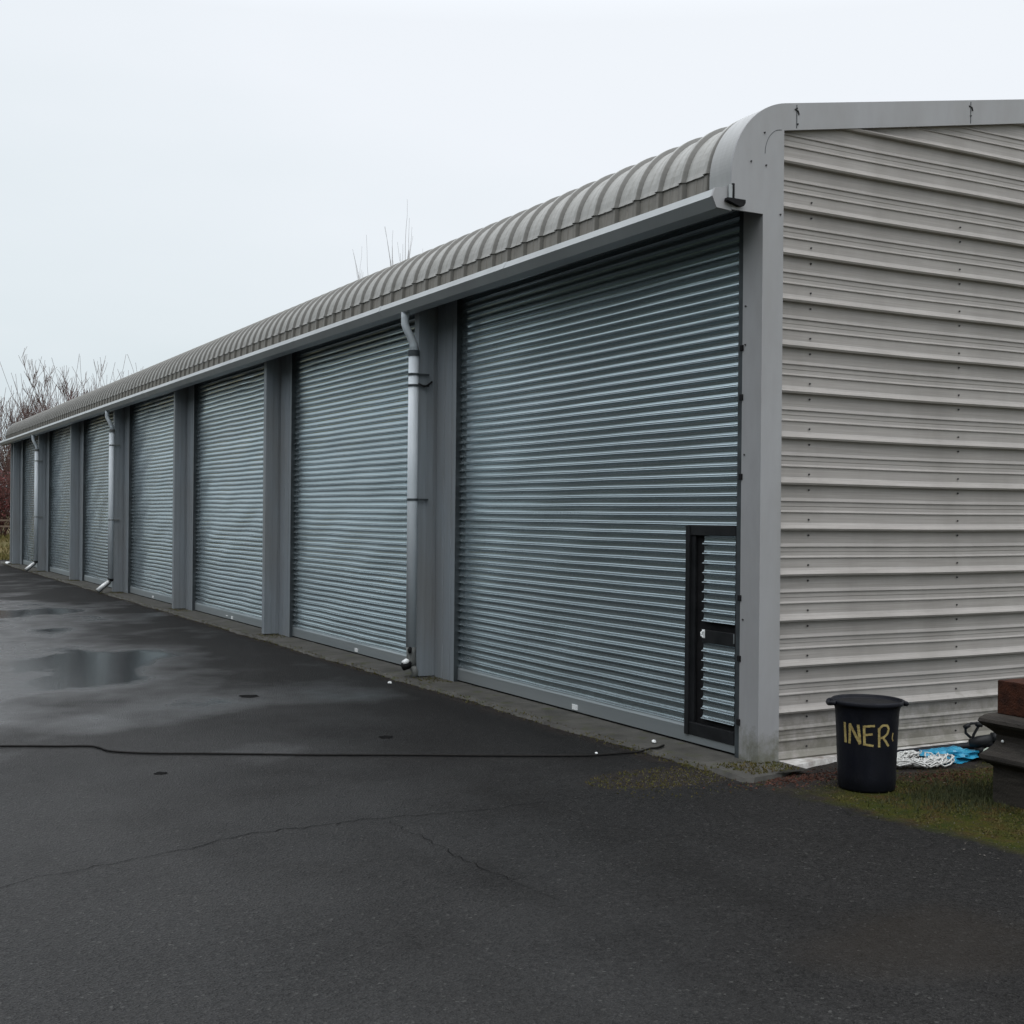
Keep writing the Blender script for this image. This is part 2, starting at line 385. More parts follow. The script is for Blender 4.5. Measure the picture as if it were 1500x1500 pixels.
# main sheets start at the lap joint, the lower strip tucks under them
hi_lo = roof_profile(-.028, 4.288); hi_hi = roof_profile(.002, 4.288)
hi_lo = [p for p in hi_lo if p[1] > 4.2899 or p is hi_lo[0]]; hi_hi = hi_hi[:1] + hi_hi[-len(hi_lo) + 1:]
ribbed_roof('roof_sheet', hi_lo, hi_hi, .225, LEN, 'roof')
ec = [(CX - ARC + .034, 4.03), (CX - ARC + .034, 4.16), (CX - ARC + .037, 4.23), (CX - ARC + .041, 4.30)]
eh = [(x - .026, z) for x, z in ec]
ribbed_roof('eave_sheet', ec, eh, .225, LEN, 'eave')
# far slope (mirror) as one plain sheet, and the far eave
g = MB(); P = [(2 * XR - x, z) for x, z in roof_profile(0, 4.04)]
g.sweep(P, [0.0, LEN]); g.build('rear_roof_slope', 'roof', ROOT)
g = MB().sweep([(10.62, .02), (10.62, 4.1)], [0, LEN]); g.build('rear_wall', 'pier', ROOT)
# smooth curved capping beside the gable
g = MB(); A = roof_profile(.006, 4.04, 5.2, 28); B = roof_profile(-.012, 4.04, 5.2, 28)
g.sweep(A + B[::-1], [-.004, .24], True); g.build('verge_capping', 'cap', ROOT, smooth=False)
# far end capping
g = MB(); g.sweep(A + B[::-1], [LEN - .1, LEN + .03], True); g.build('verge_capping', 'gutter', ROOT)

# gable cladding: horizontal box profile, clipped by the roof line
prof = []
z = .040; k0 = 0
z = .030
while z < 5.75:
    for dz, yy in ((0, .030), (.004, -.006), (.018, -.013), (.045, .020), (.060, .0285), (.132, .030), (.135, .0205), (.140, .0205), (.152, .0295), (.176, .0315), (.182, .029),
                   (.213, .030), (.216, .0205), (.221, .0205), (.242, .030), (.3325, .030)):
        prof.append((z + dz, yy))
    z += .3333
def xl(z):   # left limit under the roof
    return .188 if z < 4.70 else .20 + (z - 4.70) / SL + .0
g = MB(); vs = []; pr = [(z, y) for z, y in prof if z < roofz(XR) - .09]
NX = 40
rr = random.Random(11)
for z, y in pr:
    x0 = max(.188, .202 + (z - (4.782 - .10)) / SL) if z > 4.67 else .188
    x1 = 2 * XR - x0
    for i in range(NX + 1):
        q = i / NX; vs.append((x0 + (x1 - x0) * q, y + .0012 * sin(9 * q + z * 3) , z + .0025 * sin(q * 23 + z * .6)))
k = NX + 1
g.add(vs, [(i * k + j, i * k + j + 1, (i + 1) * k + j + 1, (i + 1) * k + j) for i in range(len(pr) - 1) for j in range(NX)])
gw = g.build('gable_wall', 'gable', ROOT, fix=False)
# far end wall, plain
MB().box((0.02, LEN - .06, .02), (10.4, LEN - .02, 4.3)).build('rear_gable_wall', 'pier', ROOT)
# fixings on the end wall
sc0 = None
def screw(x, y, z, axis='y', r=.0065, par=gw, name='screw'):
    global sc0
    if sc0 is None:
        sc0 = MB().tube([(0, 0, 0), (0, -.008, 0)], [.0075, .006], 7).build(name, 'screw', par); sc0.location = (x, y, z); return sc0
    c = sc0.copy(); COL.objects.link(c); c.parent = par; c.location = (x, y, z)
    if axis == 'x': c.rotation_euler = (0, 0, -pi / 2)
    return c
for xx in (.49, 2.04):
    for i in range(13):
        zz = .030 + .3333 * i
        if zz > .1: screw(xx, .026, zz - .03)
        screw(xx, .026, zz + .085)
# flashing: verge band + corner post, in the plane just outside the cladding
g = MB(); O = roof_profile(.008, 3.965, 5.2, 28); V = [(x, z) for x, z in O]
inn = [(.190, 4.592), (XR, 4.592 + SL * (XR - .19))]
poly_out = V
# quads between outer curve and matching inner points
def strip(outer, inner, y0, y1):
    k = len(outer); vs = [(x, y0, z) for x, z in outer] + [(x, y0, z) for x, z in inner] + [(x, y1, z) for x, z in outer] + [(x, y1, z) for x, z in inner]
    f = []
    for i in range(k - 1):
        f += [(i, i + 1, k + i + 1, k + i), (2 * k + i, 3 * k + i, 3 * k + i + 1, 2 * k + i + 1), (i, 2 * k + i, 2 * k + i + 1, i + 1), (k + i, k + i + 1, 3 * k + i + 1, 3 * k + i)]
    f += [(0, k, 3 * k, 2 * k), (k - 1, 3 * k - 1, 4 * k - 1, 2 * k - 1)]
    return MB().add(vs, f)
inner = []
for i, (x, z) in enumerate(V):
    if x < .19:
        q = i / 28; inner.append((.190, 3.965 + (4.592 - 3.965) * min(1, max(0, (z - 3.965) / (4.78 - 3.965)))))
    else: inner.append((x, 4.592 + SL * (x - .19)))
vf = strip(V, inner, -.016, .004).build('verge_flashing', 'flash', ROOT)
strip([(2 * XR - x, z) for x, z in V], [(2 * XR - x, z) for x, z in inner], -.016, .004).build('verge_flashing', 'flash', ROOT)
for (x, z) in ((.008, 4.548), (-.113, 4.326), (.024, 4.316), (.305, 4.768), (.313, 4.655), (2.10, 5.0), (.16, 3.98)):
    screw(x, -.016, z, par=vf)
# folded seam of the curved piece
g = MB(); g.tube([(.024 + .02 + .15 * (1 - cos(a)) - .03, -.0165, 4.40 + .19 * sin(a)) for a in [i * pi / 2 / 12 for i in range(13)]], .0022, 5); g.build('seam', 'guide', vf)
# lap joints of the verge band with sealant
for x in (.305, 2.10):
    MB().box((x - .003, -.0185, 4.592 + SL * (x - .19) + .012), (x + .003, -.0155, roofz(x) - .006)).build('lap_joint', 'guide', vf)
    MB().tube([(x - .02, -.017, roofz(x) - .04), (x + .01, -.02, roofz(x) - .05), (x + .022, -.017, roofz(x) - .075)], .006, 6).build('sealant', 'screw', vf)
# corner post (L shape)
g = MB(); g.prism_z([(0, -.016), (.190, -.016), (.190, .004), (.02, .004), (.02, .20), (0, .20)], 0, 3.965)
g.prism_z([(0, .0045), (.02, .0045), (.02, .20), (0, .20)], 3.9651, 4.119)
cp = g.build('corner_post', 'flash', ROOT)
MB().prism_z([(.02, .193), (.02, .20), (.085, .20), (.085, .193)], .03, 4.118).build('jamb_return', 'flash', cp)
for z in (3.33, 3.05, 2.25, 1.05): 
    screw(0, .165, z, 'x', par=cp)
# gable end of the gutter
ge = MB().prism_y([(-.277, 3.955), (-.285, 4.14), (-.36, 4.11), (-.425, 4.10), (-.448, 4.04), (-.41, 3.965)], -.010, .012).build('gutter_end_cap', 'flash', ROOT)
MB().prism_y([(-.34, 4.035), (-.185, 4.035), (-.185, 4.012), (-.20, 3.99), (-.24, 3.985), (-.31, 4.005), (-.345, 4.015)], -.050, -.011).build('stop_end_clip', 'black_matt', ge)
MB().box((-.284, -.030, 4.035), (-.268, -.0165, 4.145)).build('clip_tongue', 'black_matt', ge)
MB().box((-.315, -.026, 4.036), (-.2845, -.0165, 4.135)).build('clip_plate', 'gutter', ge)

# gutter
gp = [(-.27, 4.10), (-.412, 4.10), (-.446, 4.038), (-.402, 3.962), (-.27, 3.955)]
g = MB(); ys = [.012 + (LEN - .01) * i / 40 for i in range(41)]
g.sweep(gp, ys, True); gut = g.build('gutter', 'gutter', ROOT)
for y in [2.9 * i + 3.1 for i in range(12)]:
    MB().sweep([(-.411, 4.102), (-.448, 4.039), (-.403, 3.960), (-.403, 3.9585), (-.450, 4.038), (-.412, 4.104)], [y - .03, y + .03], True).build('gutter_joint', 'gutter', gut)
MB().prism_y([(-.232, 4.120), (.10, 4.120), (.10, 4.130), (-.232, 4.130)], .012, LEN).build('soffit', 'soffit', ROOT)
MB().prism_y([(.09, 3.62), (.12, 3.62), (.12, 4.119), (.09, 4.119)], .21, LEN - .1).build('door_header', 'black_matt', ROOT)

# piers: fluted flat face, dark fold, and a projecting fin
pier0 = None
for i, yb in enumerate(PB):
    if pier0 is None:
        g = MB(); pr_ = [(.07, -.49), (.0, -.49), (.0, -.40), (.010, -.395), (.010, -.38), (.0, -.375), (.0, -.22), (.010, -.215), (.010, -.20), (.0, -.195), (.0, -.02), (.07, -.02)]
        g.prism_z(pr_, .03, 4.119)
        pier0 = g.build('pier', 'pier', ROOT)
        f = MB().prism_z([(-.20, 0), (.05, 0), (.05, .13), (-.20, .13), (-.20, .115), (-.214, .115), (-.214, .0)], .04, 4.119).build('fin', 'pier', pier0, bevel=.003)
        f2 = MB(); f2.box((-.12, -.006, .04), (-.108, .0, 4.118)); f2.box((-.04, -.008, .04), (-.030, .0, 4.118)); f2.build('fold_line', 'pier', f)
        p = pier0
        MB().box((-.002, -.5, .034), (.07, -.49, 4.119)).build('door_guide', 'guide', p)
    else: p = dup(pier0, ROOT)
    p.location = (0, yb, 0)
g = MB(); g.box((0, 38.2, .03), (.1, LEN, 4.119)); g.box((-.15, 38.05, .03), (0.05, 38.2, 4.119)); g.build('pier', 'pier', ROOT)

# roller shutters: curved interlocking slats
SP = .0735
prf = [(0, -.004), (.09, .003), (.26, .0055), (.44, .0052), (.58, .0035), (.67, .0008), (.73, -.0040), (.79, -.0110), (.835, -.0165), (.875, -.0180), (.915, -.0155), (.955, -.009), (.985, -.005)]
def slats(y0, y1, z0, z1, xd, seed, wav=.0012, ny=14):
    rn = random.Random(seed); g = MB(); zz = z1; rows = []
    while zz - SP >= z0 - 1e-4:
        jx = rn.uniform(-.0012, .0012)
        for t_, x in prf: rows.append((xd + x + jx, zz - t_ * SP))
        zz -= SP
    ph = [rn.uniform(0, 6) for _ in range(6)]
    dents = [(rn.uniform(y0 + .3, y1 - .2), rn.uniform(.3, 2.2), rn.uniform(.14, .40), rn.uniform(.002, .0055)) for _ in range(5 if y1 - y0 > 2 else 0)]
    vs = []
    for i in range(ny + 1):
        y = y0 + (y1 - y0) * i / ny
        for x, z in rows:
            for (dy, dz, dr, da) in dents:
                q = ((y - dy) ** 2 + (z - dz) ** 2) / (dr * dr)
                if q < 4: x += da * math.exp(-q)
            d = wav * (sin(y * 2.3 + ph[0] + z * 1.1) + .7 * sin(y * 5.1 + ph[1] + z * 7) + .6 * sin(y * 3.3 + z * 13 + ph[2]))
            vs.append((x + d * 1.5, y, z + d))
    k = len(rows)
    g.add(vs, [(i * k + j, (i + 1) * k + j, (i + 1) * k + j + 1, i * k + j + 1) for i in range(ny) for j in range(k - 1)])
    return g, zz
XD = .055
spans = [(.285, 4.90)] + [(PB[i] + .02, PB[i + 1] - .50) for i in range(6)] + [(PB[6] + .02, 38.04)]
labpos = {0: 2.54, 1: 7.75, 2: 13.13, 3: 18.6}
ordn = ['nearest full height roller shutter with the black framed wicket door', 'second roller shutter from the corner, beside the broken downpipe',
        'third roller shutter from the corner', 'fourth roller shutter from the corner', 'roller shutter beside the downpipe with a kicked out shoe', 'sixth narrow looking roller shutter', 'seventh roller shutter near the far end', 'last roller shutter at the far end']
for i, (y0, y1) in enumerate(spans):
    zb = .145
    if i == 0:
        g, _ = slats(y0 + .0, y1, 1.72, 3.93 + 2 * SP, XD, 20, .0008, 40)
        g2, zb = slats(.905, y1, zb, _, XD, 21, .0008, 36)
        g.add(g2.v, g2.f)
    else:
        g, zb = slats(y0, y1, zb, 3.93 + 2 * SP, XD, 20 + i, .0022 if i > 1 else .0014, 34)
    s = g.build('roller_shutter', 'galv', ROOT, smooth=False, fix=False); s['label'] = ordn[i]
    g = MB(); g.prism_y([(XD - .014, .050), (XD + .02, .050), (XD + .02, zb + .004), (XD - .006, zb + .004), (XD - .014, zb - .02)], y0 if i else .285, y1)
    g.build('bottom_rail', 'rail', s)
    MB().box((XD + .0, y0, .030), (XD + .012, y1, .049)).build('rubber_seal', 'rubber', s)
    if i in labpos:
        y = labpos[i]; MB().box((XD - .022, y - .042, .062), (XD - .0145, y + .042, .107)).build('white_label', 'white', s)
        if i == 2: MB().box((XD - .022, y + .26, .085), (XD - .0145, y + .34, .10)).build('white_label', 'white', s)
    if i == 0:
        # guide channel with fixing clips
        gg = MB().box((.012, .203, .030), (.070, .262, 4.118)).build('guide_channel', 'guide', s)
        MB().box((.030, .262, .030), (.070, .280, 4.118)).build('brush_strip', 'black_matt', gg)
        for zc in (3.03, 2.67, 2.09, 1.205, .763, .30):
            MB().box((-.010, .185, zc - .022), (.012, .222, zc + .022)).build('guide_clip', 'black_matt', gg, bevel=.004)
        # wicket door: black frame, its own short slats on a black backing, lock rail and handle
        w = MB().box((XD + .012, .285, .105), (XD + .022, .90, 1.7245)).build('wicket_door', 'black_matt', s)
        fr = MB()
        fr.box((XD - .030, .852, .105), (XD + .010, .902, 1.728))
        fr.box((XD - .012, .800, .105), (XD + .010, .852, 1.728))
        fr.box((XD - .022, .300, 1.652), (XD + .010, .852, 1.726))
        fr.box((XD - .022, .300, .107), (XD + .010, .852, .205))
        fr.box((XD - .020, .285, .107), (XD + .010, .300, 1.726))
        fr.build('door_frame', 'black', w, bevel=.003)
        MB().box((XD - .018, .302, .835), (XD + .008, .70, .932)).build('lock_rail', 'black', w, bevel=.003)
        MB().box((XD - .024, .302, .860), (XD - .0185, .312, .93)).build('lock_plate', 'rail', w)
        hb = MB().tube([(XD - .020, .675, .925), (XD - .045, .675, .912), (XD - .048, .668, .890), (XD - .040, .655, .878)], .006, 8); hb.box((XD - .022, .66, .87), (XD - .0185, .695, .935))
        hb.build('handle', 'white', w)
        for (a, b_, sd) in ((.935, 1.652, 31), (.206, .834, 32)):
            gq, _ = slats(.302, .70, a, b_, XD - .004, sd, .0004, 3)
            gq.build('wicket_slats', 'galv', w, fix=False)
        # sheet behind the slats so they have thickness at their ends
    
# ------------------------------------------------------------------ downpipes
def downpipe(yb, kind):
    px = -.265
    o = MB(); ztop = 3.56; zlow = .36 if kind == 0 else .30
    o.tube([(px, yb, ztop), (px, yb, zlow)], .056, 18)
    p = o.build('downpipe', 'pipe', ROOT, smooth=False)
    p.data.polygons.foreach_set('use_smooth', [len(f.vertices) == 4 for f in p.data.polygons])
    n = MB(); n.tube([(-.36, yb + .02, 3.975), (-.362, yb + .02, 3.90), (-.362, yb + .02, 3.84), (-.350, yb + .01, 3.79), (-.32, yb, 3.73), (-.285, yb, 3.66), (-.268, yb, 3.62), (px, yb, 3.55)], [.045, .043, .042, .042, .042, .042, .044, .048], 14)
    n.build('swan_neck', 'pipe', p, smooth=True)
    n = MB(); n.lathe([(.056, -.03), (.064, -.03), (.064, .03), (.056, .03)], 18, (px, yb, ztop - .03)); n.build('collar', 'guide' if kind == 0 else 'pipe_old', p)
    zs = (3.30, 3.18, 1.95) if kind == 0 else (3.22, 1.6)
    for zc in zs:
        b_ = MB(); b_.lathe([(.057, -.012), (.062, -.012), (.062, .012), (.057, .012)], 18, (px, yb, zc)); b_.box((px + .05, yb - .012, zc - .012), (-.0, yb - .0005, zc + .012)) if False else b_.box((px + .04, yb - .05, zc - .010), (-.10, yb - .035, zc + .010))
        b_.build('bracket', 'guide' if kind == 0 else 'pipe_old', p)
    if kind == 0:
        n = MB(); n.tube([(px, yb, .36), (px, yb, .30), (px + .006, yb, .22), (px + .01, yb - .01, .16)], [.056, .05, .052, .046], 14); n.build('old_lower_pipe', 'pipe_old', p, smooth=True)
        n = MB(); n.tube([(px - .02, yb - .03, .355), (px - .045, yb - .06, .335), (px - .04, yb - .06, .30)], [.02, .024, .015], 8); n.build('broken_clip', 'black_matt', p, smooth=True)
        n = MB(); n.tube([(px + .01, yb, .20), (px - .05, yb - .01, .165), (px - .10, yb - .01, .15)], [.045, .045, .043], 14); e = n.build('elbow', 'black_matt', p, smooth=True)
        n = MB(); n.tube([(px - .10, yb - .01, .185), (px - .055, yb - .015, .208), (px - .02, yb - .015, .21)], [.028, .034, .012], 12); n.build('outlet_lip', 'white', p, smooth=True)
        n = MB(); n.tube([(px + .01, yb - .01, .16), (px + .04, yb - .02, .09), (px + .03, yb - .02, .03)], [.04, .036, .04], 12); n.build('stub', 'pipe_old', p, smooth=True)
        n = MB(); n.tube([(px + .04, yb - .035, 3.20), (px + .10, yb - .06, 3.17), (-.12, yb - .06, 3.19), (-.06, yb - .03, 3.23)], .011, 6); n.build('bracket_arm', 'black_matt', p, smooth=True)
    else:
        n = MB(); n.lathe([(.052, -.025), (.062, -.025), (.062, .025), (.052, .025)], 18, (px, yb, .30)); n.build('collar', 'black_matt', p)
        n = MB(); n.tube([(px, yb, .31), (px - .04, yb, .25), (px - .27, yb, .055)], [.052, .054, .054], 16, caps=False)
        n.build('shoe', 'pipe_old', p, smooth=True)
        n = MB(); 
        d = Vector((-.23, 0, -.195)).normalized(); 
        a = Vector((px - .05, yb - .036, .268)); c_ = Vector((px - .275, yb - .040, .077))
        n.tube([a, a.lerp(c_, .5), c_], [.034, .044, .044], 14); n.build('shoe_lining', 'white', p, smooth=True)
    return p
downpipe(PB[0] + .02, 0)['label'] = 'pale downpipe with a broken dark lower end'
downpipe(PB[3] + .02, 1)['label'] = 'downpipe with a white kicked out shoe'
downpipe(PB[5] + .02, 1)['label'] = 'far downpipe with a kicked out shoe'

# ------------------------------------------------------------------ things on the ground
# hose
pts = [(-7.6, 4.3), (-6.0, 3.72), (-4.68, 3.16), (-4.3, 2.97), (-4.086, 2.875), (-4.02, 2.75), (-3.97, 2.58), (-3.72, 2.37), (-3.38, 2.195), (-2.7, 1.81), (-2.047, 1.484), (-1.5, 1.19), (-.921, .905), (-.70, .86), (-.50, .845), (-.40, .79), (-.33, .76), (-.20, .84)]
P = []
for i in range(len(pts) - 1):
    p0 = pts[max(i - 1, 0)]; p1 = pts[i]; p2 = pts[i + 1]; p3 = pts[min(i + 2, len(pts) - 1)]
    for j in range(5):
        q = j / 5; f = lambda a, b_, c_, d_: .5 * (2 * b_ + (c_ - a) * q + (2 * a - 5 * b_ + 4 * c_ - d_) * q * q + (3 * b_ - a - 3 * c_ + d_) * q ** 3)
        x, y = f(p0[0], p1[0], p2[0], p3[0]), f(p0[1], p1[1], p2[1], p3[1])
        P.append((x, y, .011 + (.034 * min(1, max(0, (x + .46) / .09)) if x > -.46 else 0)))
tag(MB().tube(P, .0085, 8).build('hose', 'rubber', smooth=True), 'thin black hose lying across the wet asphalt to the door apron', 'hose')

# bin
BX, BY = .23, -.85
binr = empty('rubbish_bin', 'dark blue black plastic tub bin with yellow painted letters', 'bin', loc=(BX, BY, 0))
g = MB(); g.lathe([(0, .004), (.178, .004), (.186, .014), (.189, .10), (.199, .36), (.205, .48), (.208, .520), (.218, .558), (.226, .575), (.224, .582), (.214, .572), (.200, .53), (.196, .48), (.178, .03), (0, .025)], 56)
g.build('tub', 'bin', binr, smooth=True)
MB().lathe([(.0, .574), (.10, .574), (.2, .572), (.222, .570), (.222, .562), (0, .562)], 56).build('dark_opening_disc', 'black_matt', binr, smooth=True)  # black disc added over the opening to stand in for the dark inside
g = MB(); g.lathe([(.221, .562), (.231, .562), (.235, .570), (.235, .588), (.229, .594), (.222, .588), (.221, .562)], 56); g.build('rim', 'bin', binr, smooth=True)
for ang in (radians(151.2), radians(-28.8)):
    g = MB(); c_, s_ = cos(ang), sin(ang)
    q = [(.226, -.07, .574), (.244, -.055, .572), (.253, -.03, .566), (.255, 0, .562), (.253, .03, .566), (.244, .055, .572), (.226, .07, .574)]
    g.tube([(a * c_ - b_ * s_, a * s_ + b_ * c_, z) for a, b_, z in q], .016, 10); 
    g.build('handle', 'bin', binr, smooth=True)
# brushed letters, wrapped round the tub
def rad_at(z): 
    P_ = [(.189, .10), (.199, .36), (.205, .48), (.214, .535)]
    for (r0, z0), (r1, z1) in zip(P_[:-1], P_[1:]):
        if z <= z1: return r0 + (r1 - r0) * (z - z0) / (z1 - z0)
    return .214
face = atan2(-7.135 - BY, -5.939 - BX)       # side of the tub the letters are on
def stroke(g, pts, w, sd):
    rn = random.Random(sd); Q = []
    for (a, b_) in zip(pts[:-1], pts[1:]):
        n = max(2, int((Vector(b_) - Vector(a)).length / .006))
        for i in range(n): Q.append(Vector(a).lerp(Vector(b_), i / n))
    Q.append(Vector(pts[-1])); k = len(Q); vs = []
    for i, p in enumerate(Q):
        d = (Q[min(i + 1, k - 1)] - Q[max(i - 1, 0)]).normalized(); nrm = Vector((-d.y, d.x))
        for sgn in (-1, -.33, .33, 1):
            q = p + nrm * sgn * (w / 2 * rn.uniform(.8, 1.12)); r = rad_at(q.y - .046) + .0018
            a = face + (q.x * 1.12 + .016) / .20; vs.append((r * cos(a), r * sin(a), q.y - .046))
    g.add(vs, [(4 * i + j, 4 * i + j + 1, 4 * i + j + 5, 4 * i + j + 4) for i in range(k - 1) for j in range(3)])
letters = [
    ('letter', [[(-.150, .500), (-.146, .367)]], .018),
    ('letter', [[(-.118, .365), (-.112, .497)], [(-.114, .497), (-.052, .367)], [(-.052, .369), (-.063, .494)]], .0165),
    ('letter', [[(-.030, .490), (-.027, .362)], [(-.030, .486), (.030, .492)], [(-.028, .430), (.018, .436)], [(-.027, .368), (.024, .360)]], .0150),
    ('letter', [[(.058, .352), (.055, .478)], [(.052, .468), (.075, .494), (.105, .494), (.118, .470), (.108, .436), (.080, .415), (.064, .412)], [(.080, .414), (.122, .356)]], .0150),
    ('letter_edge', [[(.156, .44), (.150, .405), (.160, .385)]], .010)]
for n_, st, w in letters:
    g = MB()
    for i, s_ in enumerate(st): stroke(g, s_, w, i + len(n_))
    g.build(n_, 'paint', binr, fix=True)

# white netting heap
def heap_strands(name, cx, cy, rx, ry, h, n, r, m, sd, label, cat):
    rn = random.Random(sd); g = MB()
    for s in range(n):
        P = []; a0 = rn.uniform(0, 6.3); rr_ = rn.uniform(.45, 1.0); turn = rn.uniform(2.5, 6.5)
        for i in range(26):
            q = i / 25; a = a0 + turn * q; k_ = rr_ * (1 + .16 * sin(11 * q + s)); 
            P.append((cx + rx * k_ * cos(a) + rn.uniform(-.012, .012), cy + ry * k_ * sin(a) + rn.uniform(-.012, .012), max(.008, h * (.25 + .75 * rn.random()) * (1 - .45 * abs(k_ - .7)))))
        g.tube(P, r, 5)
    return tag(g.build(name, m, smooth=True), label, cat)
heap_strands('netting', 1.12, -.42, .30, .19, .075, 26, .0058, 'net', 4, 'tangled white netting heaped on the ground behind the bin', 'netting')
# blue bag: crumpled lump
def crumple(name, c, r, m, sd, label, cat, n1=30, n2=16, amp=.34, par=None):
    rn = random.Random(sd); ph = [[rn.uniform(0, 6.3) for _ in range(3)] for _ in range(9)]
    vs = []
    for i in range(n2 + 1):
        th = pi * i / n2
        for j in range(n1):
            a = 2 * pi * j / n1; d = Vector((sin(th) * cos(a), sin(th) * sin(a), cos(th))); k_ = 1
            for q, p in enumerate(ph):
                f = 1.6 + q * 1.1; k_ += amp / (1 + q * .55) * sin(d.x * f + p[0] + 2.2 * sin(d.y * f + p[1])) * sin(d.z * f * 1.2 + p[2])
            vs.append((c[0] + r[0] * d.x * k_, c[1] + r[1] * d.y * k_, max(.004, c[2] + r[2] * d.z * k_)))
    g = MB().add(vs, [(i * n1 + j, i * n1 + (j + 1) % n1, (i + 1) * n1 + (j + 1) % n1, (i + 1) * n1 + j) for i in range(n2) for j in range(n1)])
    o = g.build(name, m, par)
    return tag(o, label, cat) if label else o
bag = crumple('plastic_bag', (1.53, -.42, .035), (.21, .13, .055), 'bag', 9, 'crumpled bright blue plastic bag lying beside the netting', 'bag')
crumple('carton', (1.72, -.60, .05), (.09, .035, .06), 'teal', 14, 'small pale green crushed carton beside the blue bag', 'carton', amp=.12)
# dark pipe at the wall foot
tag(MB().tube([(.98, -.16, .028), (1.5, -.15, .03), (2.0, -.16, .03), (2.6, -.15, .03)], .026, 12).build('drain_pipe', M['bin'], smooth=True), 'short dark blue pipe lying along the foot of the end wall', 'pipe')
# black standpipe / valve fitting
vx, vy = 1.70, -.50
st_ = empty('valve_fitting', 'black metal valve with a bent handle standing beside the blue bag', 'valve', loc=(vx, vy, 0))
g = MB(); g.tube([(.03, 0, 0), (.02, 0, .06), (0, 0, .10)], [.04, .035, .03], 12); g.tube([(-.055, .04, .125), (.0, 0, .135), (.09, -.055, .165)], [.026, .045, .032], 12); g.build('body', 'black', st_, smooth=True)
g = MB(); g.tube([(.085, -.05, .165), (.125, -.075, .175)], [.042, .034], 12); g.build('cap', 'black', st_, smooth=True)
g = MB(); g.tube([(-.045, .03, .12), (-.03, .02, .19), (.0, .0, .255), (-.01, .005, .275), (-.05, .03, .272), (-.085, .05, .245), (-.082, .05, .20), (-.05, .03, .165)], .0105, 8); g.build('bent_handle', 'black', st_, smooth=True)
g = MB(); g.tube([(-.095, .055, .238), (-.06, .035, .262)], .018, 8); g.tube([(-.02, .01, .268), (.02, -.012, .262)], .018, 8); g.build('grip', 'black', st_, smooth=True)
crumple('plastic_sheet', (1.98, -.55, .12), (.10, .09, .12), 'white', 22, 'white crumpled plastic sheet behind the black valve', 'plastic', amp=.14)

# stone pedestal with rusty block on top (rectangular plan, moulded sides)
px0, py0 = .665, -1.515
ped = empty('stone_pedestal', 'dark weathered moulded stone pedestal at the right edge beside the wall', 'pedestal', loc=(px0, py0, 0))
pp = [(.0, .0), (.0, .225), (-.02, .245), (-.055, .262), (-.062, .275), (-.058, .300), (-.028, .330), (.0, .365), (.012, .392), (.012, .430), (-.018, .462), (-.055, .492), (-.068, .510), (-.062, .530), (-.040, .552), (-.018, .562)]
# visible left/far corner sits at local (0,0); plan is a square going +x and -y
g = MB(); Wd = .62
vs = []
for o_, z in pp: vs += [(o_, -o_, z), (o_, -Wd + o_, z), (Wd - o_, -Wd + o_, z), (Wd - o_, -o_, z)]
k = len(pp)
g.add(vs, [(i * 4 + j, i * 4 + (j + 1) % 4, (i + 1) * 4 + (j + 1) % 4, (i + 1) * 4 + j) for i in range(k - 1) for j in range(4)] + [(0, 1, 2, 3), tuple(range(4 * k - 4, 4 * k))])
g.build('moulded_base', 'stone', ped)
crumple('white_knob', (-.004, -.075, .395), (.009, .009, .009), 'white', 2, None, None, 10, 8, .05, par=ped)
g = MB(); rn = random.Random(8); vs = []
blk = tag(MB().box((.0, -.56, .5625), (.56, .0, .775)).build('rusty_block', 'rust', bevel=.006), 'rust brown rough block lying on top of the dark pedestal', 'block')
blk.location = (px0 + .015, py0 - .015, 0)

# small white stones
for (x, y, z, r, lb) in ((-.592, 5.231, .0, .022, 'small white stone on the asphalt near the broken downpipe'), (-.198, .985, .034, .02, 'white lump on the concrete apron beside the hose end'), (-.75, .95, .0, .012, 'tiny pale pebble on the asphalt beside the hose')):
    crumple('pebble', (x, y, z + r * .6), (r, r, r * .7), 'white', int(x * 100) + 70, lb, 'pebble', 10, 8, .15)
crumple('pebble', (-.30, 37.4, .06), (.09, .12, .045), 'white', 3, 'pale lump on the apron at the far end', 'pebble', 12, 8, .2)

# ------------------------------------------------------------------ moss, grit, leaf litter (uncountable)
def tufts(name, m, spots, h, w, sd, kind='stuff'):
    rn = random.Random(sd); g = MB()
    for (x, y, z) in spots:
        for _ in range(2):
            a = rn.uniform(0, 6.3); hh = h * rn.uniform(.3, 1.2); ww = w * rn.uniform(.5, 1.3)
            dx, dy = cos(a) * ww, sin(a) * ww; lx, ly = rn.uniform(-1, 1) * hh * .6, rn.uniform(-1, 1) * hh * .6
            g.add([(x - dx, y - dy, z), (x + dx, y + dy, z), (x + dx * .3 + lx, y + dy * .3 + ly, z + hh)], [(0, 1, 2)])
    return tag(g.build(name, m, fix=False), kind=kind)
rn = random.Random(77); sp = []; 
def nz(x, y): return sin(x * 5.1 + 1.7 * sin(y * 3.3)) * sin(y * 4.7 + 1.3 * sin(x * 2.9))
while len(sp) < 9000:
    x, y = rn.uniform(-.6, 2.6), rn.uniform(-3.4, -.3)
    if (x + .33) * .97 + (y + 1.1) * .10 + .12 * nz(x, y) < .06: continue
    if y > -.75 and rn.random() < .85: continue
    if (x - BX) ** 2 + (y - BY) ** 2 < .035: continue
    if x > px0 and y < py0 and y > py0 - .62 and x < px0 + .62: continue
    if nz(x * 1.7, y * 1.7) < -.35 + rn.random() * .5: continue
    sp.append((x, y, 0))
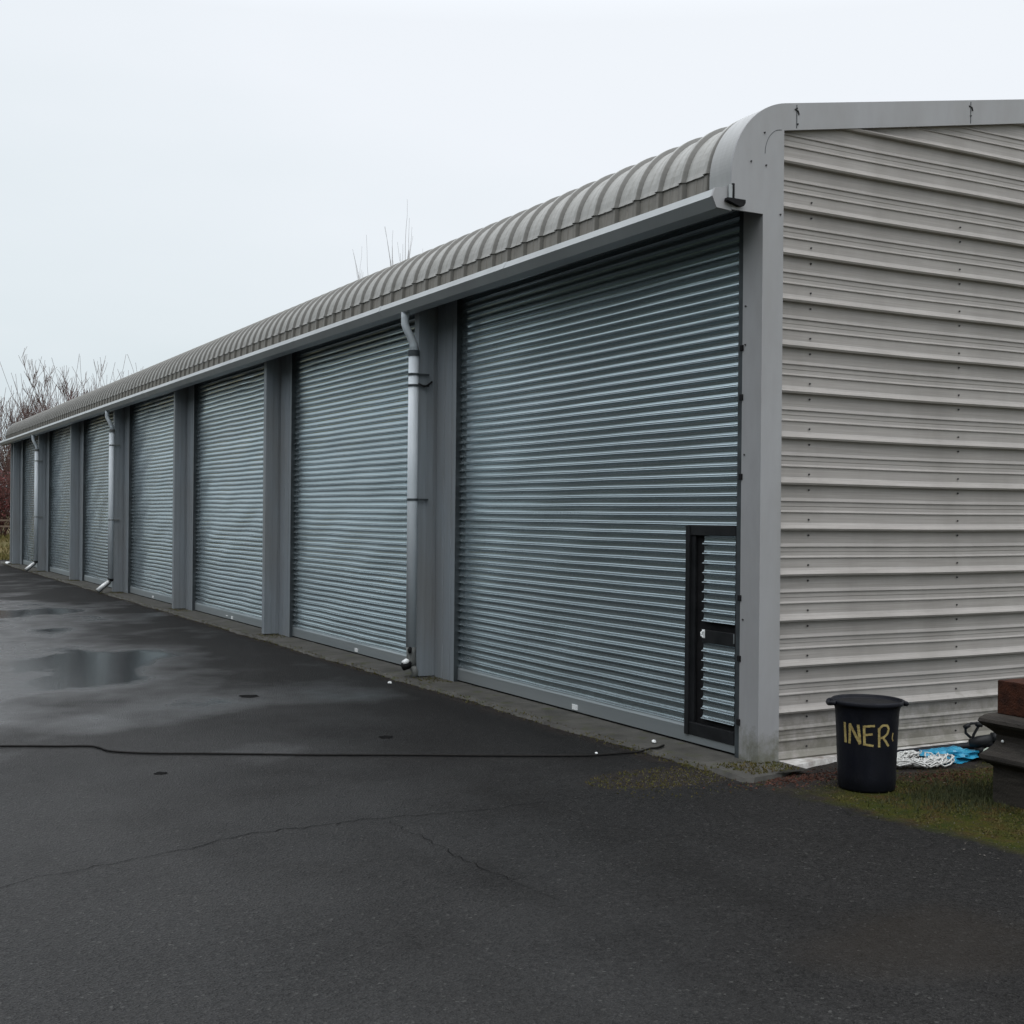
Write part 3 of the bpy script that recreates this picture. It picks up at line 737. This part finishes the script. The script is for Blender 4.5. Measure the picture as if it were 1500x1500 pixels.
for _ in range(1500):
    a = rn.uniform(0, 6.3); q = sqrt(rn.random()); x, y = -.78 + .62 * q * cos(a), .02 + .30 * q * sin(a)
    if x < -.42 and rn.random() < .6: sp.append((x, y, 0))
    elif rn.random() < .3: sp.append((x, y - .3, 0))
tufts('moss', 'moss', sp, .011, .006, 1)
sp = []
for _ in range(2600):
    y = rn.random() ** 1.6 * 38; sp.append((-.40 + rn.gauss(0, .03), y, .0 if rn.random() < .7 else .03))
for yb in PB:
    for _ in range(140): sp.append((rn.uniform(-.32, -.02), yb + rn.uniform(-.55, .15), .033))
for _ in range(500): sp.append((rn.uniform(-.30, .15), rn.uniform(-.30, .10), .033))
tufts('moss', 'moss', sp, .014, .007, 2)
sp = []
while len(sp) < 3200:
    x, y = rn.gauss(px0 + .1, .34), rn.gauss(py0 + .18, .2)
    if x > px0 - .01 and y < py0 + .01: continue
    if (x - BX) ** 2 + (y - BY) ** 2 < .05: continue
    sp.append((x, y, 0))
tufts('grass', 'green', sp, .032, .003, 3)
sp = [(rn.gauss(.05, .25), rn.gauss(-.42, .08), 0) for _ in range(500)] + [(rn.gauss(1.0, .2), rn.gauss(-.85, .1), 0) for _ in range(380)]
tufts('leaf_litter', 'litter', sp, .010, .012, 4)
rn = random.Random(91); g = MB()
def stone(x, y, z, q):
    P = [Vector((rn.gauss(0, 1), rn.gauss(0, 1), rn.gauss(0, 1))).normalized() * q * rn.uniform(.6, 1.1) for _ in range(4)]
    g.add([(x + p.x, y + p.y, z + abs(p.z) * .8) for p in P], [(0, 1, 2), (0, 2, 3), (0, 3, 1), (1, 3, 2)])
for _ in range(1300):
    u = rn.random(); 
    if u < .45: x = rn.uniform(-.35, 2.2); y = rn.uniform(-3.0, -.25)
    elif u < .6: q_ = rn.random(); x = -.30 + rn.gauss(0, .18); y = -.5 - 2.6 * q_
    elif u < .85: x = rn.gauss(-.55, .28); y = rn.gauss(-.08, .14)
    else: x = -.36 + rn.gauss(0, .05); y = rn.random() ** 1.7 * 30
    if (x - BX) ** 2 + (y - BY) ** 2 < .045 or (x > px0 and y < py0): continue
    stone(x, y, .034 if -.34 < x < 0 and y > -.3 else .001, rn.uniform(.003, .011))
tag(g.build('gravel', 'grit', fix=False), kind='stuff')
sp = []
for _ in range(15000):
    x = rn.uniform(-14, 4); y = rn.uniform(41.5, 49); q = min(1, max(0, (y - 42) / 6)); q = q * q * (3 - 2 * q); sp.append((x, y, -.05 + .70 * q))
tufts('grass', 'drygrass', sp, .20, .02, 5)

# ------------------------------------------------------------------ trees and scrub
def branch(g, p, d, ln, r, depth, rn, up=.12, spread=.5, twigs=None, n=5, minr=.004, kids=3):
    P = [p.copy()]; R = [r]; segs = 5; cur = p.copy(); dd = d.copy()
    for i in range(segs):
        dd = (dd + Vector((rn.uniform(-1, 1), rn.uniform(-1, 1), rn.uniform(-.4, 1))) * .12 + Vector((0, 0, up * .3))).normalized()
        cur = cur + dd * ln / segs; P.append(cur.copy()); R.append(max(minr, r * (1 - .72 * (i + 1) / segs)))
    (twigs if depth <= 1 and twigs is not None else g).tube(P, R, n if depth > 1 else 3, caps=False)
    if depth <= 0: return
    for c_ in range(kids + (2 if depth > 1 else 0)):
        q = rn.uniform(.28, 1.0); i = min(segs - 1, int(q * segs)); base = P[i].lerp(P[i + 1], q * segs - i)
        a = rn.uniform(0, 6.3); side = Vector((cos(a), sin(a), rn.uniform(-.1, .5)))
        nd = (dd * (1 - spread) + side * spread + Vector((0, 0, up))).normalized()
        branch(g, base, nd, ln * rn.uniform(.42, .66), max(minr, R[i] * .6), depth - 1, rn, up, spread, twigs, n, minr, kids)
def tree(x, y, z, h, sd, label, twigm='twig', depth=4, spread=.45, up=.2, minr=.008, kids=3, group='bare winter trees', stems=1):
    rn = random.Random(sd); root = empty('bare_tree', label, 'tree', group, (x, y, z)); g = MB(); tw = MB()
    for s in range(stems):
        d = Vector((rn.uniform(-.25, .25), rn.uniform(-.25, .25), 1)) if stems > 1 else Vector((rn.uniform(-.05, .05), 0, 1))
        branch(g, Vector((rn.uniform(-.1, .1) * stems, 0, -.1)), d.normalized(), h * .57 * (1 if s == 0 else rn.uniform(.6, .9)), h * .011, depth, rn, up, spread, tw, 5, minr, kids)
    g.build('trunk', 'bark', root, fix=False); tw.build('crown', twigm, root, fix=False)
    return root
tree(2.6, 52.5, .6, 7.3, 101, 'tall bare tree left of the roof end, highest thin top in the group', minr=.008, spread=.5, kids=4)
tree(4.1, 53.0, .6, 8.0, 102, 'bare tree with forked upright twigs rising behind the far roof', minr=.008, spread=.42, kids=4)
tree(6.1, 54.0, .6, 7.9, 103, 'bare tree furthest right of the far clump, mostly hidden by the roof', minr=.008, spread=.42, kids=4)
tree(.1, 54.0, .6, 6.8, 104, 'bushy bare tree at the left edge above the red scrub', minr=.008, spread=.55, kids=4)
tree(-4.5, 54.5, .6, 7.5, 105, 'bare tree standing beyond the left edge of the yard', minr=.012)
for (x, y, h, sd, lb) in ((10.9, 36.2, 9.2, 121, 'slender bare tree behind the roof, short left one of the clump'), (12.1, 36.0, 12.8, 112, 'slender bare tree behind the roof with the densest tall top'), (11.75, 36.0, 13.2, 125, 'slender bare tree behind the roof, single tall thin stem'), (13.7, 36.0, 13.2, 126, 'faint bare tree furthest right behind the roof')):
    tree(x, y, -.05, h, sd, lb, twigm='paletwig', minr=.0045, spread=.17, up=.5, depth=2, kids=7, group='slender trees behind the roof', stems=3)
# scrub: twig mass plus leaves scattered through the volume
def shrub(x, y, z, r, h, sd, label, leafm, twigm, name='shrub', nleaf=1600, ntw=46, group='scrub at the far end'):
    rn = random.Random(sd); root = empty(name, label, 'shrub', group, (x, y, z)); g = MB(); lf = MB()
    for s in range(ntw):
        a = rn.uniform(0, 6.3); q = sqrt(rn.random()) * r * .6
        branch(g, Vector((q * cos(a) * .5, q * sin(a) * .5, -.05)), Vector((cos(a) * .45, sin(a) * .45, 1)).normalized(), h * rn.uniform(.6, 1.0), .014, 1, rn, .15, .45, g, 3, .008, 5)
    lobes = [(rn.uniform(-.6, .6) * r, rn.uniform(-.6, .6) * r, h * rn.uniform(.25, .8), r * rn.uniform(.28, .5)) for _ in range(9)]
    for s in range(nleaf):
        lx, ly, lz, lr = rn.choice(lobes); p = Vector((lx + rn.gauss(0, lr * .55), ly + rn.gauss(0, lr * .55), max(.05, lz + rn.gauss(0, lr * .6))))
        u = Vector((rn.uniform(-1, 1), rn.uniform(-1, 1), rn.uniform(-1, 1))).normalized() * rn.uniform(.03, .07); w = u.orthogonal().normalized() * rn.uniform(.02, .045)
        lf.add([p - u, p + w, p + u, p - w], [(0, 1, 2, 3)])
    g.build('stems', twigm, root, fix=False); lf.build('foliage', leafm, root, fix=False)
    return root
shrub(.75, 48.9, .55, 1.5, 3.1, 201, 'dark red leaved shrub low at the left edge beside the far wall', 'redleaf', 'redtwig', nleaf=9000)
shrub(-1.4, 49.5, .55, 1.5, 2.7, 202, 'dark red shrub just outside the left edge of the yard', 'redleaf', 'redtwig', nleaf=3000)
shrub(.8, 51.3, .6, 2.2, 5.7, 203, 'tall brown green scrub above the red shrub at the left edge', 'leaf', 'twig', nleaf=7500, ntw=80)
shrub(3.2, 52.2, .6, 2.0, 4.9, 204, 'brown twiggy scrub just above the end of the roof', 'leaf', 'redtwig', nleaf=2500, ntw=150)
shrub(5.2, 52.6, .6, 2.0, 5.6, 205, 'reddish twiggy scrub behind the far roof, right hand clump', 'leaf', 'redtwig', nleaf=1600, ntw=170)
shrub(7.1, 53.0, .6, 2.0, 5.8, 206, 'low reddish scrub fading out behind the roof', 'leaf', 'redtwig', nleaf=900, ntw=120)
shrub(-4.0, 51.5, .6, 2.2, 4.8, 207, 'brown scrub beyond the left edge of the yard', 'leaf', 'twig', nleaf=2500, ntw=60)
# added evergreen belt, out of view, blocking low sky to shade the shutter tops
rn = random.Random(55); g = MB(); nyy, nzz = 90, 12; vs = []
def belt(y): return 14.0 + 1.1 * sin(y * .31) + .8 * sin(y * .83 + 1) + .5 * sin(y * 2.1)
for i in range(nyy + 1):
    y = -34 + 84 * i / nyy
    for j in range(nzz + 1):
        a = pi * j / nzz; vs.append((-26.5 + 2.6 * cos(a) + rn.uniform(-.3, .3), y + rn.uniform(-.2, .2), max(-.05, belt(y) * sin(a) ** .45 + rn.uniform(-.25, .25) if 0 < j < nzz else -.05)))
g.add(vs, [(i * (nzz + 1) + j, (i + 1) * (nzz + 1) + j, (i + 1) * (nzz + 1) + j + 1, i * (nzz + 1) + j + 1) for i in range(nyy) for j in range(nzz)])
for _ in range(16000):
    i = rn.randrange(nyy); j = rn.randrange(nzz); p = Vector(vs[i * (nzz + 1) + j]).lerp(Vector(vs[(i + 1) * (nzz + 1) + j + 1]), rn.random()) + Vector((rn.gauss(0, .2), rn.gauss(0, .2), rn.gauss(0, .2)))
    u = Vector((rn.uniform(-1, 1), rn.uniform(-1, 1), rn.uniform(-1, 1))).normalized() * .22; w = u.orthogonal().normalized() * .12
    g.add([p - u, p + w, p + u, p - w], [(0, 1, 2, 3)])
tag(g.build('added_tree_belt', 'evergreen', fix=False), kind='stuff')
# timber rail fence on the bank
fe = empty('rail_fence', 'low two rail timber fence in front of the red scrub', 'fence', loc=(0, 47.2, .50))
for zz in (.60, .84): MB().box((-9, -.03, zz), (2.6, .01, zz + .07)).build('rail', 'wood', fe)
for i in range(7): MB().box((-8.6 + i * 1.8, .011, -.2), (-8.5 + i * 1.8, .11, 1.0)).build('post', 'wood', fe)

# ------------------------------------------------------------------ sky, sun, camera
w = bpy.data.worlds.new('World'); S.world = w; w.use_nodes = True; t = w.node_tree; bg = t.nodes['Background']
EL, AZ = radians(60), radians(205)
sky = t.nodes.new('ShaderNodeTexSky'); sky.sky_type = 'NISHITA'; sky.sun_disc = False; sky.sun_elevation = EL; sky.sun_rotation = AZ
sky.air_density = 1.0; sky.dust_density = 4.0
tc = t.nodes.new('ShaderNodeTexCoord'); sp_ = t.nodes.new('ShaderNodeSeparateXYZ'); L(t, tc.outputs['Generated'], sp_.inputs[0])
# overcast layer: pale towards the zenith and east, a little bluer low in the north-west
gr = math_(t, 'ADD', math_(t, 'MULTIPLY', sp_.outputs[2], 1.15), math_(t, 'MULTIPLY', sp_.outputs[0], .28), clamp=True)
cl = N(t, 'ShaderNodeTexNoise', Scale=1.6, Detail=5.0, Roughness=.5)
mp = t.nodes.new('ShaderNodeMapping'); mp.inputs['Scale'].default_value = (1, 1, 3.2); L(t, tc.outputs['Generated'], mp.inputs['Vector']); L(t, mp.outputs['Vector'], cl.inputs['Vector'])
gr = math_(t, 'ADD', gr, math_(t, 'MULTIPLY', math_(t, 'SUBTRACT', cl.outputs['Fac'], .5), .45), clamp=True)
cloud = ramp(t, gr, [(.0, (6.0, 7.1, 7.5)), (.26, (8.0, 8.7, 9.1)), (.50, (9.2, 9.6, 10.1)), (1., (9.5, 9.8, 10.2))])
zm = math_(t, 'ADD', 1., math_(t, 'MULTIPLY', math_(t, 'SUBTRACT', math_(t, 'MAXIMUM', sp_.outputs[2], .36), .36), 2.7))
sc_ = t.nodes.new('ShaderNodeVectorMath'); sc_.operation = 'SCALE'; L(t, mixc(t, .93, sky.outputs['Color'], cloud), sc_.inputs[0]); L(t, zm, sc_.inputs['Scale'])
mx = sc_.outputs[0]
L(t, mx, bg.inputs['Color']); bg.inputs['Strength'].default_value = .1
sl = bpy.data.lights.new('sun', 'SUN'); sl.energy = .5; sl.angle = radians(40); sl.color = (1, .97, .93)
so = bpy.data.objects.new('sun', sl); COL.objects.link(so)
sd = Vector((sin(AZ) * cos(EL), cos(AZ) * cos(EL), sin(EL)))
so.rotation_euler = sd.to_track_quat('Z', 'Y').to_euler()

cam = bpy.data.cameras.new('camera'); co = bpy.data.objects.new('camera', cam); COL.objects.link(co); S.camera = co
th = radians(28.8); ro = math.atan(.0093)
F = Vector((sin(th), cos(th), 0)); R = Vector((cos(th), -sin(th), 0)); U = Vector((0, 0, 1))
Xc = R * cos(ro) + U * sin(ro); Yc = U * cos(ro) - R * sin(ro)
mt = Matrix((Xc, Yc, -F)).transposed().to_4x4(); mt.translation = Vector((-5.939, -7.135, 1.8)); co.matrix_world = mt
cam.sensor_width = 36; cam.lens = 1864 / 1500 * 36; cam.shift_y = 3.5 / 1500; cam.clip_end = 3000; cam.clip_start = .05
S.render.resolution_x = 1024; S.render.resolution_y = 1024
S.view_settings.view_transform = 'Standard'; S.view_settings.look = 'None'; S.view_settings.gamma = 1; S.view_settings.exposure = 0
